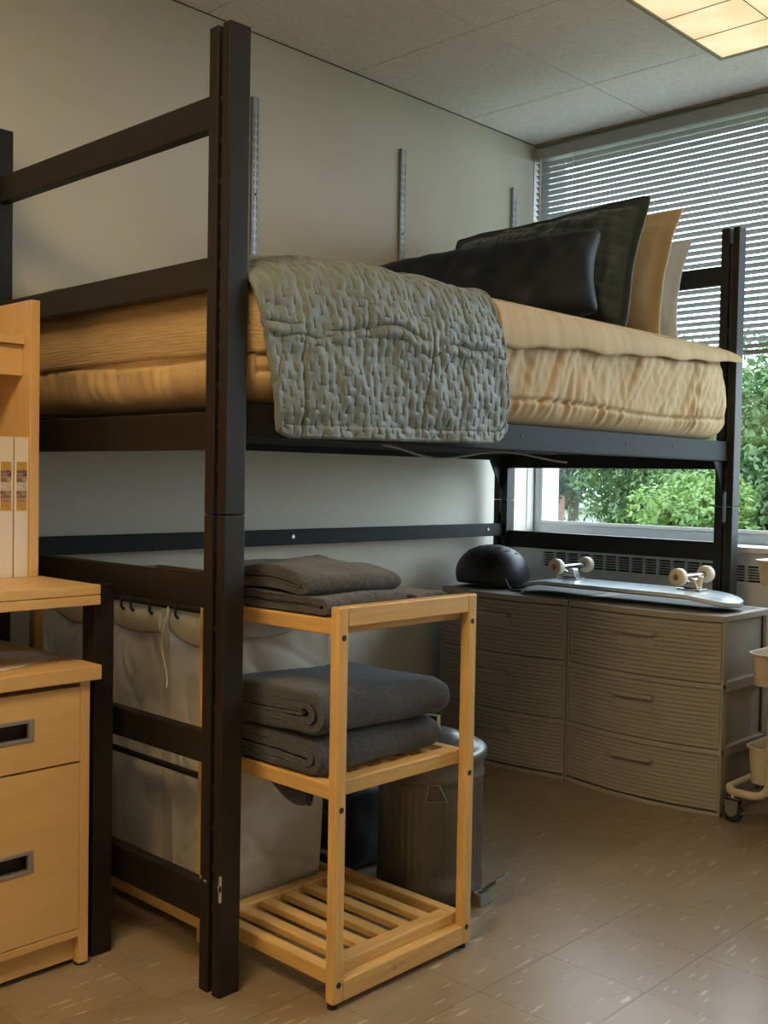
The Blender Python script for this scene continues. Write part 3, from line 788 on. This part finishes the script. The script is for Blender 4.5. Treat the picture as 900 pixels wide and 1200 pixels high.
# corner of the lower towel hanging below the shelf
def corner(u,v):
    x=.885+.165*u; dr=.034+.044*max(0,math.sin(min(1,u*1.05)*math.pi*.62))**2
    return (x,.1560+.0215*v,.4240-dr*math.sin(v*math.pi)**.7+.001*nz(u*9,v*9,3))
MB().grid(corner,20,14).build('hanging_corner','towel',t1,smooth=True,solid=.006)
ts=.7295
def dtop(sd,slope,bx=1.03):
    def f(x,y,z,t):
        k=max(0,(z-ts))/.05
        return (x+.010*nz(y*8,z*9,sd)+.012*math.sin(t*3+sd), y+.01*nz(x*9,sd), z+k*(.007*nz(x*9,y*9,sd+2)+slope*max(0,x-bx)))
    return f
towel('folded_towel','towel_warm',[ustrip(.825,1.120,ts,.036,.013),ustrip(.822,1.10,ts+.0135,.009,.004)],.130,.37,dtop(2,-.02),label='lower grey hand towel folded on the top bamboo shelf',group='grey folded towels')
towel('folded_towel','towel_warm',[ustrip(.825,1.075,ts+.039,.046,.015),ustrip(.822,1.055,ts+.0545,.015,.007)],.132,.385,dtop(6,-.12,.98),label='upper grey hand towel folded on the top bamboo shelf',group='grey folded towels')
towel('folded_towel','towel_warm',[ustrip(.93,1.118,ts,.024,.010)],.390,.500,dtop(9,0),label='small grey washcloth at the back of the top bamboo shelf',group='grey folded towels',ny=22)

# ================================================================= PEDAL BIN
bx_,by_,br_=.897,.700,.128
bn=thing('pedal_bin','grey metal pedal bin with ridged body standing behind bamboo rack','bin',(bx_,by_,0))
rib=lambda an,z: .0007*math.cos(an*44) if .07<z<.28 else 0
prof=[(0,.004),(br_-.006,.004),(br_,.010),(br_,.045),(br_-.002,.050),(br_-.002,.068),(br_-.003,.072)]+[(br_-.003,z) for z in np.linspace(.076,.275,6)]+[(br_-.003,.282),(br_+.001,.288),(br_+.001,.298),(br_-.002,.303),(br_-.002,.330)]
MB().lathe(prof,(bx_,by_,0),176,rib).build('body','bin',bn,smooth=True,sharp=50)
lp=[(br_-.002,.332),(br_+.006,.332),(br_+.006,.350),(br_+.001,.356),(br_-.008,.361),(br_-.020,.363),(br_-.030,.372),(br_-.045,.376),(br_-.058,.377),(br_-.066,.384),(br_-.09,.388),(0.0,.391)]
ld=MB().lathe(lp,(bx_,by_,0),80).build('lid','bin',bn,smooth=True,sharp=50)
MB().tube([(bx_-.032,by_+.02,.386),(bx_-.032,by_+.02,.418),(bx_+.004,by_+.02,.418),(bx_+.004,by_+.02,.386)],.0055,8).build('lid_handle','chrome',ld,smooth=True)
va=math.radians(-42); hx_=lambda a,z,o=.004:(bx_+(br_+o)*math.cos(a),by_+(br_+o)*math.sin(a),z)
MB().tube([hx_(va-.20,.252),hx_(va-.16,.29),hx_(va+.02,.29),hx_(va+.16,.252)],.0022,6,closed=True).build('side_handle','silver',bn,smooth=True)
pd=math.radians(8); ux,uy=math.cos(pd),math.sin(pd)
def pp(r,t,z): return (bx_+ux*r-uy*t,by_+uy*r+ux*t,z)
ped=MB()
vs=[pp(br_-.006,-.004,.020),pp(br_+.03,-.02,.040),pp(br_+.075,-.032,.078),pp(br_+.075,.032,.078),pp(br_+.03,.02,.040),pp(br_-.006,.004,.020)]
vs+= [(a,b,c-.007) for a,b,c in vs]
ped.add(vs,[(0,1,4,5),(1,2,3,4),(6,11,10,7),(7,10,9,8),(0,6,7,1),(1,7,8,2),(2,8,9,3),(3,9,10,4),(4,10,11,5),(5,11,6,0)])
pdo=ped.build('pedal','zinc',bn,bevel=.0015)
g=MB()
for k in range(5):
    r_=br_+.035+k*.008; z_=.0445+k*.0068+.0012
    a=pp(r_,-.022,z_);b=pp(r_,.022,z_); g.tube([a,b],.0015,5)
g.build('tread','rubber',pdo)
MB().box(pp(br_+.02,0,0)[0]-.012,pp(br_+.02,0,0)[0]+.012,pp(br_+.02,0,0)[1]-.02,pp(br_+.02,0,0)[1]+.02,0,.03).build('pedal_base','zinc',bn,bevel=.003)

# black bag behind the rack
def bagb(p,n):
    x,y,z=p; dd=.012*nz(x*9,y*9,z*9)+.006*nz(x*22,y*22,z*22); return np.array(p)+n*dd*(1 if z>.02 else 0)
bb=thing('black_bag','black nylon bag slumped on floor between laundry bag and pedal bin','bag',(.62,.72,0))
rbox((18,18,14),np.array([.600,.72,.118]),np.array([.115,.13,.112]),.03,bagb).build('body','black_nylon',bb,smooth=True,sharp=180)
MB().tube([(.62+.1*t,.585-.004*math.sin(t*6),.045+.012*math.sin(t*5)) for t in np.linspace(-.6,.9,14)],.007,6).build('strap','zinc',bb,smooth=True)
MB().tube([(.56+.14*t,.583,.15+.02*math.sin(t*4)) for t in np.linspace(0,1,10)],.005,6).build('strap','rubber',bb,smooth=True)
MB().tube([(.56+.14*t,.583,.19+.015*math.sin(t*4+1)) for t in np.linspace(0,1,10)],.005,6).build('strap','rubber',bb,smooth=True)

# ================================================================= DRAWER UNITS
def drawer_unit(x0,x1,label):
    t=thing('drawer_unit',label,'drawers',((x0+x1)/2,1.88,0),'taupe plastic drawer units')
    yf,yb,ht=1.738,2.060,.600; bow=.040
    def yfr(x): u=(2*(x-x0)/(x1-x0)-1); return yf-bow*(1-u*u)
    n=24; X=[x0+(x1-x0)*k/n for k in range(n+1)]
    def slab(a,b,ins=0,off=0,name='top',m='taupe',rim=True):
        poly=[(x,yfr(x)-off) for x in X]+[(x1,yb),(x0,yb)]
        return MB().prism(poly,'z',a,b).build(name,m,t,bevel=.003)
    slab(.580,.600,name='top')
    MB().box(x0+.03,x1-.03,1.80,2.03,.6002,.6012).build('top_mat','taupe_dark',t)
    zb=[.012,.196,.392,.580]
    for k in (1,2):
        poly=[(x,yfr(x)-.004) for x in X]+[(x1,yf+.02),(x0,yf+.02)]
        MB().prism(poly,'z',zb[k]-.012,zb[k]+.004).build('front_rail','taupe',t,bevel=.002)
    poly=[(x,yfr(x)-.002) for x in X]+[(x1,yf+.02),(x0,yf+.02)]
    MB().prism(poly,'z',0,.012).build('front_rail','taupe',t,bevel=.002)
    for (xa,xb) in ((x0,x0+.007),(x1-.007,x1)):
        MB().box(xa,xb,yf-.004,yf+.026,.0,.580).build('corner_post','taupe',t,bevel=.002)
        MB().box(xa,xb,yb-.035,yb,.0,.580).build('corner_post','taupe',t,bevel=.002)
    for (xa,xb,xi) in ((x0,x0+.012,x0+.016),(x1-.012,x1,x1-.016)):
        for (a,b) in ((0,.03),(.175,.205),(.371,.401)): MB().box(xa,xb,yf+.026,yb-.035,a,b).build('side_rail','taupe',t,bevel=.002)
        MB().box(min(xi-.004,xi),max(xi-.004,xi)+.0,yf+.026,yb-.035,.03,.580).build('side_panel','taupe',t)
    MB().box(x0+.024,x1-.024,yb-.008,yb,.012,.580).build('back_panel','taupe_dark',t)
    for k in range(3):
        a=zb[k]+.006; b=zb[k+1]-(.014 if k<2 else .003); nr=13
        xa,xb=x0+.0085,x1-.0085
        zs=[]
        hrow=(b-a)/nr
        for r in range(nr):
            z_=a+r*hrow; zs+= [(z_,0.0),(z_+.0018,-.0034),(z_+hrow-.0016,-.0034)]
        zs.append((b,0))
        nx_=30
        def fn(i,j,zs=zs): pass
        vs=[];fs=[]
        for i in range(nx_+1):
            x=xa+(xb-xa)*i/nx_
            plain=(abs(2*(x-xa)/(xb-xa)-1)>.97)
            for (z_,dy) in zs: vs.append((x,yfr(x)+.004+(dy if not plain else -.0034),z_))
        m_=len(zs)
        for i in range(nx_):
            for j in range(m_-1): fs.append((i*m_+j,(i+1)*m_+j,(i+1)*m_+j+1,i*m_+j+1))
        # return edges
        mbd=MB().add(vs,fs)
        mbd.box(xa,xb,yf+.008,yb-.02,a,a+.004)
        mbd.box(xa,xb,yf+.006,yf+.008,a,b)
        tp=[(x,yfr(x)+.002) for x in np.linspace(xa,xb,nx_+1)]+[(xb,yf+.008),(xa,yf+.008)]
        mbd.prism(tp,'z',b-.002,b)
        dr=mbd.build('drawer','taupe',t)
        # pull: recessed panel with an overhanging lip
        xm=(x0+x1)/2; hz=a+(b-a)*.70
        hp=[(x,yfr(x)-.021) for x in np.linspace(xm-.068,xm+.068,9)]; hq=[(x,yfr(x)+.003) for x in np.linspace(xm+.068,xm-.068,9)]
        MB().prism(hp+hq,'z',hz,hz+.013).build('handle','taupe',dr,bevel=.003)
        hp=[(x,yfr(x)-.0004) for x in np.linspace(xm-.064,xm+.064,9)]; hq=[(x,yfr(x)+.003) for x in np.linspace(xm+.064,xm-.064,9)]
        MB().prism(hp+hq,'z',hz-.038,hz-.0005).build('finger_plate','taupe',dr)
    return t
drawer_unit(.036,.583,'taupe plastic three-drawer unit under the helmet, by the wall')
drawer_unit(.587,1.134,'taupe plastic three-drawer unit under the skateboard, by the cart')

# ---- helmet
hm=thing('skate_helmet','round matte black skate helmet on the drawer unit by the wall','helmet',(.155,1.885,.6015))
hc=Vector((.152,1.885,.647)); ax,ay,az=.136,.110,.102
def shell(u,v):
    a=2*math.pi*u
    ear=.5+.5*math.cos(2*a)      # low at front/back, raised over the ears
    lo=-.33-.03*math.cos(a) +.06*(1-ear)
    ph=lo+(math.pi/2-lo)*v
    rr=max(0.0,math.cos(ph))
    sx=abs(math.cos(a))**.88*math.copysign(1,math.cos(a)); syy=abs(math.sin(a))**.88*math.copysign(1,math.sin(a))
    return (hc.x+ax*rr**.93*sx, hc.y+ay*rr**.93*syy, hc.z+az*math.sin(ph))
sh_=MB().grid(shell,64,28,closeu=True).build('shell','helmet',hm,smooth=True,sharp=180,solid=.010)
MB().tube([shell(i/64,0) for i in range(64)],.0055,8,closed=True).build('rim','rubber',hm,smooth=True)
def inner(u,v):
    p=shell(u,v*.96+.02); c=Vector((hc.x,hc.y,hc.z)); q=c+(Vector(p)-c)*.90; q.z=max(q.z,.603); return q
MB().grid(inner,40,14,closeu=True).build('liner','rubber',hm,smooth=True)
def vent(u,v,ra,rb):
    e=.004; p=Vector(shell(u,v)); du=(Vector(shell(u+e,v))-p); dv_=(Vector(shell(u,v+e))-p); n=du.cross(dv_).normalized(); 
    if n.dot(p-hc)<0: n=-n
    du.normalize(); dv_=n.cross(du)
    vs=[p+n*.0062+du*ra*math.cos(a)+dv_*rb*math.sin(a) for a in np.linspace(0,2*math.pi,15)[:-1]]
    vs2=[q-n*.004 for q in vs]
    MB().add(vs+vs2,[tuple(range(14)),tuple(range(14,28))[::-1]]+[(i,(i+1)%14,14+(i+1)%14,14+i) for i in range(14)]).build('vent','dark_hole',hm)
for (u,v,a,b) in ((.90,.80,.012,.007),(.97,.70,.012,.006),(.03,.62,.012,.006),(.78,.82,.012,.007),(.55,.62,.010,.008),(.66,.80,.011,.007),(.83,.93,.011,.006),(.44,.7,.01,.007),(.20,.80,.012,.007),(.33,.8,.012,.007)): vent(u,v,a,b)
MB().tube([(.275,1.80,.640),(.292,1.795,.618),(.302,1.80,.606),(.322,1.79,.6045),(.345,1.80,.6045)],.004,6).build('strap','rubber',hm,smooth=True)

# ---- skateboard, wheels up
sk=thing('skateboard','skateboard lying wheels-up on drawers, pale blue-white underside','skateboard',(.72,1.865,.601))
xa,xb,yc,hw=.325,1.118,1.868,.102
def dz(x): # height of the deck's lower (now upper) face above the drawers
    u=(x-xa)/(xb-xa); e=min(u,1-u)*(xb-xa)
    base=.043
    k=max(0,1-e/.155); return base-.028*k**1.5
def deckf(off):
    def f(u,v):
        x=xa+(xb-xa)*u; e=min(u,1-u)*(xb-xa); w=hw*min(1,math.sqrt(max(0,1-max(0,1-e/.10)**2))+.0001)
        b=2*v-1; return (x,yc+w*b,.6015+dz(x)+off-.006*(b*b)*(1 if e>.15 else e/.15))
    return f
nu,nv=70,13
dm=MB().grid(deckf(.0115),nu,nv); dm.grid(deckf(.0),nu,nv,flip=True)
rim=[i*nv for i in range(nu)]+[(nu-1)*nv+j for j in range(1,nv)]+[i*nv+nv-1 for i in range(nu-2,-1,-1)]+[j for j in range(nv-2,0,-1)]
for k in range(len(rim)):
    a=rim[k];b=rim[(k+1)%len(rim)]; dm.f.append((a,b,b+nu*nv,a+nu*nv))
dko=dm.build('deck','deck',sk,smooth=True,sharp=50)
MB().grid(deckf(-.0012),nu,nv).build('grip_tape','griptape',dko,smooth=True,solid=.001)
def truck(x,sg):
    z0=.6015+dz(x)+.0115
    t=MB().box(x-.04,x+.04,yc-.027,yc+.027,z0-.001,z0+.006).build('baseplate','chrome',sk,bevel=.002)
    MB().prism([(x-.028,z0+.006),(x+.028,z0+.006),(x+.016,z0+.036),(x-.012,z0+.040)],'y',yc-.016,yc+.016).build('hanger_base','chrome',sk,bevel=.003)
    MB().prism([(yc-.07,z0+.039),(yc-.02,z0+.020),(yc+.02,z0+.020),(yc+.07,z0+.039),(yc+.07,z0+.051),(yc-.07,z0+.051)],'x',x-.009,x+.009).build('hanger','chrome',sk,bevel=.004)
    MB().cyl((x,yc-.112,z0+.045),(x,yc+.112,z0+.045),.004,10).build('axle','silver',sk)
    MB().cyl((x+sg*.020,yc,z0+.008),(x+sg*.030,yc,z0+.045),.009,12).build('bushing','urethane',sk)
    for s in (-1,1):
        y=yc+s*.090
        w=MB(); prof=[(.010,-.016),(.022,-.016),(.0265,-.011),(.0275,0),(.0265,.011),(.022,.016),(.010,.016)]
        m_=[];n=28
        vs=[(x+r*math.cos(2*math.pi*k/n),y+o,z0+.045+r*math.sin(2*math.pi*k/n)) for k in range(n) for (r,o) in prof]; fs=[]
        q=len(prof)
        for k in range(n):
            for j in range(q-1): fs.append((k*q+j,((k+1)%n)*q+j,((k+1)%n)*q+j+1,k*q+j+1))
        wh=w.add(vs,fs).build('wheel','urethane',sk,smooth=True,sharp=50)
        MB().cyl((x,y-.0155,z0+.045),(x,y+.0155,z0+.045),.0102,18).build('bearing','maple_ply',wh)
        MB().cyl((x,y+s*.0155,z0+.045),(x,y+s*.022,z0+.045),.005,6).build('axle_nut','silver',wh)
truck(.507,-1); truck(.958,1)

# ================================================================= ROLLING CART
ct=thing('rolling_cart','cream rolling cart with three tubs beside the drawer units','cart',(1.40,1.90,0))
def tub(x0,x1,y0,y1,z0,z1,r=.045):
    def ring(gx,z):
        pts=[]
        for (cx_,cy_,a0) in ((x1-r,y1-r,0),(x0+r,y1-r,90),(x0+r,y0+r,180),(x1-r,y0+r,270)):
            for k in range(7):
                a=math.radians(a0+15*k); pts.append((cx_+(r+gx)*math.cos(a),cy_+(r+gx)*math.sin(a),z))
        return pts
    rings=[ring(-.012,z0),ring(-.003,z1-.008),ring(.004,z1-.006),ring(.004,z1),ring(-.004,z1),ring(-.008,z1-.01),ring(-.016,z0+.004)]
    n=len(rings[0]); mb=MB(); vs=[p for rg in rings for p in rg]; fs=[]
    for i in range(len(rings)-1):
        for k in range(n): fs.append((i*n+k,i*n+(k+1)%n,(i+1)*n+(k+1)%n,(i+1)*n+k))
    fs.append(tuple(range(n))); fs.append(tuple((len(rings)-1)*n+k for k in range(n)))
    return mb.add(vs,fs).build('tub','cream',ct,smooth=True,sharp=40)
CX0,CX1,CY0,CY1=1.195,1.600,1.745,2.055
tub(CX0+.012,CX1,CY0,CY1,.698,.772); tub(CX0,CX1,CY0,CY1,.405,.500); tub(CX0,CX1,CY0,CY1,.118,.226)
ym=(CY0+CY1)/2
for xq in (1.285,1.55):
    for yq in (CY0-.012,CY1+.012):
        MB().tube([(xq,yq,.10),(xq,yq,.80)],.0125,12).build('upright','cream',ct,smooth=True)
for yq,s in ((CY0-.012,-1),(CY1+.012,1)):
    pth=[(1.285,yq,.16),(1.280,yq,.115),(1.262,yq,.095),(1.235,yq,.088),(1.175,yq,.088),(1.160,yq+.012*-s,.090),(1.150,yq-.03*s,.092),(1.150,ym,.093)]
    MB().tube(pth,.012,12).build('base_tube','cream',ct,smooth=True)
    pth=[(1.55,yq,.16),(1.555,yq,.115),(1.57,yq,.095),(1.60,yq,.088),(1.63,yq,.088),(1.645,yq-.03*s,.09),(1.645,ym,.093)]
    MB().tube(pth,.012,12).build('base_tube','cream',ct,smooth=True)
def caster(x,y):
    w=MB().cyl((x,y-.011,.030),(x,y+.011,.030),.030,24).build('caster','rubber',ct,bevel=.004)
    MB().cyl((x,y-.014,.030),(x,y+.014,.030),.014,16).build('hub','chrome',w)
    MB().box(x-.018,x+.020,y-.016,y-.0125,.028,.070).box(x-.018,x+.020,y+.0125,y+.016,.028,.070).box(x-.018,x+.020,y-.016,y+.016,.066,.074).build('fork','chrome',w)
    MB().cyl((x,y,.072),(x,y,.092),.006,10).build('stem','chrome',w)
    MB().box(x+.018,x+.040,y-.009,y+.009,.028,.034).build('brake_tab','chrome',w,bevel=.001)
for x in (1.175,1.62):
    for y in (CY0-.010,CY1+.010): caster(x,y)

# ================================================================= DESK CORNER
dk_=thing('desk','maple desk with black metal end leg next to the bed','desk',(.32,-.7,0))
MB().box(-.045,.684,-1.35,-.076,.7475,.767).box(-.045,.684,-1.35,-.076,.727,.7462).build('desktop','maple',dk_,bevel=.0015)
lg=MB().box(.613,.661,-.0760,-.030,0,.764).build('black_leg','black',dk_,bevel=.003); 
MB().box(-.04,.02,-.0760,-.030,0,.764).build('black_leg','black',dk_,bevel=.003)
MB().box(-.030,.034,-.120,-.098,0,.7265).build('support_leg','maple_v',dk_,bevel=.0015)
MB().box(-.02,.66,-1.33,-1.31,0,.7265).build('end_panel','maple_v',dk_,bevel=.0015)

pdl=thing('drawer_pedestal','low maple file pedestal with two drawers and inset silver pulls','pedestal',(.38,-.31,0))
PY0,PY1=-.522,-.096
MB().box(.05,.692,PY0-.022,-.0765,.577,.607).build('top','maple',pdl,bevel=.0025)
MB().box(.06,.680,PY1-.021,PY1,.006,.5768).build('side_panel','maple_v',pdl,bevel=.0015)
MB().box(.06,.680,PY0,PY0+.021,.006,.5768).build('side_panel','maple_v',pdl,bevel=.0015)
MB().box(.06,.08,PY0+.0215,PY1-.0215,.02,.5768).build('back_panel','maple_v',pdl)
MB().box(.08,.662,PY0+.0215,PY1-.0215,.012,.076).build('plinth','maple',pdl,bevel=.001)
MB().box(.08,.640,PY0+.0215,PY1-.0215,.0775,.570).build('carcass','dark_hole',pdl)
MB().box(.655,.680,PY0+.0215,PY1-.0215,.062,.0775).build('bottom_rail','maple',pdl,bevel=.001)
for xq in (.1,.665):
    for yq in (PY0+.010,PY1-.010): MB().cyl((xq,yq,0),(xq,yq,.006),.012,12).build('foot','rubber',pdl)
def pdrawer(a,b,hz):
    y0,y1=PY0+.0225,PY1-.0225; ha,hb=-.40,-.2175; h0,h1=hz-.021,hz+.021
    dr=MB().box(.6405,.6795,y0,y1,a,h0).box(.6405,.6795,y0,y1,h1,b).box(.6405,.6795,y0,ha,h0,h1).box(.6405,.6795,hb,y1,h0,h1).build('drawer','maple',pdl)
    w=.0065
    MB().box(.672,.6815,ha-.001,hb+.001,h1-w,h1+.001).box(.672,.6815,ha-.001,hb+.001,h0-.001,h0+w).box(.672,.6815,hb-w-.004,hb+.001,h0+w,h1-w).box(.672,.6815,ha-.001,ha+w+.004,h0+w,h1-w).build('inset_pull','silver',dr,bevel=.001)
    MB().box(.645,.655,ha,hb,h0,h1).build('pull_recess','dark_hole',dr)
pdrawer(.4175,.5660,.495); pdrawer(.0800,.4135,.240)

hu=thing('desk_hutch','maple shelf hutch standing on the desk','hutch',(.31,-.7,.767))
MB().box(.16,.460,-.1125,-.091,.7672,1.355).build('side_panel','maple_v',hu,bevel=.0015)
MB().box(.16,.460,-1.31,-1.289,.7672,1.355).build('side_panel','maple_v',hu,bevel=.0015)
MB().box(.16,.172,-1.288,-.113,.7672,1.345).build('back_panel','maple',hu)
MB().box(.1725,.435,-1.288,-.113,1.262,1.283).build('shelf','maple',hu,bevel=.001)
MB().box(.405,.425,-1.288,-.113,1.196,1.2615).build('valance','maple',hu,bevel=.001)

def binder(y0,y1,label):
    t=thing('ring_binder',label,'binder',(.32,(y0+y1)/2,.767),'white binders on the desk')
    x0,x1,z0,z1=.19,.456,.7672,1.064
    MB().box(x0,x1,y0,y0+.0032,z0,z1).box(x0,x1,y1-.0032,y1,z0,z1).build('cover','binder',t,bevel=.0008)
    MB().box(x1-.003,x1+.0006,y0+.0005,y1-.0005,z0,z1).build('spine','binder',t,bevel=.0012)
    MB().box(x0+.02,x1-.015,y0+.006,y1-.006,z0+.006,z1-.02).build('pages','paper',t)
    ya,yb=(y0+y1)/2-.012,(y0+y1)/2+.011; xs_=x1+.0007
    for nm,m_,a,b in (('label_band','gold',.994,1.012),('label_print','label_dark',.969,.994),('label_print','label_white',.951,.969),('label_print','label_dark',.927,.951),('label_band','gold',.909,.927)):
        MB().box(xs_,xs_+.0006,ya,yb,a,b-.0002).build(nm,m_,t)
binder(-.1445,-.1130,'white ring binder standing against the hutch side panel')
binder(-.1800,-.1475,'white ring binder second from the hutch side panel')
binder(-.2150,-.1815,'white ring binder third from the hutch side panel')
pa=MB().add([(.640,-.262,.6075),(.565,-.105,.6075),(.46,-.108,.6075),(.36,-.262,.6075),(.640,-.262,.609),(.565,-.105,.609),(.46,-.108,.609),(.36,-.262,.609)],[(0,3,2,1),(4,5,6,7),(0,1,5,4),(1,2,6,5),(2,3,7,6),(3,0,4,7)]).build('paper_sheet','paper')
tag(pa,'loose white papers lying on the maple pedestal under the desktop','paper')
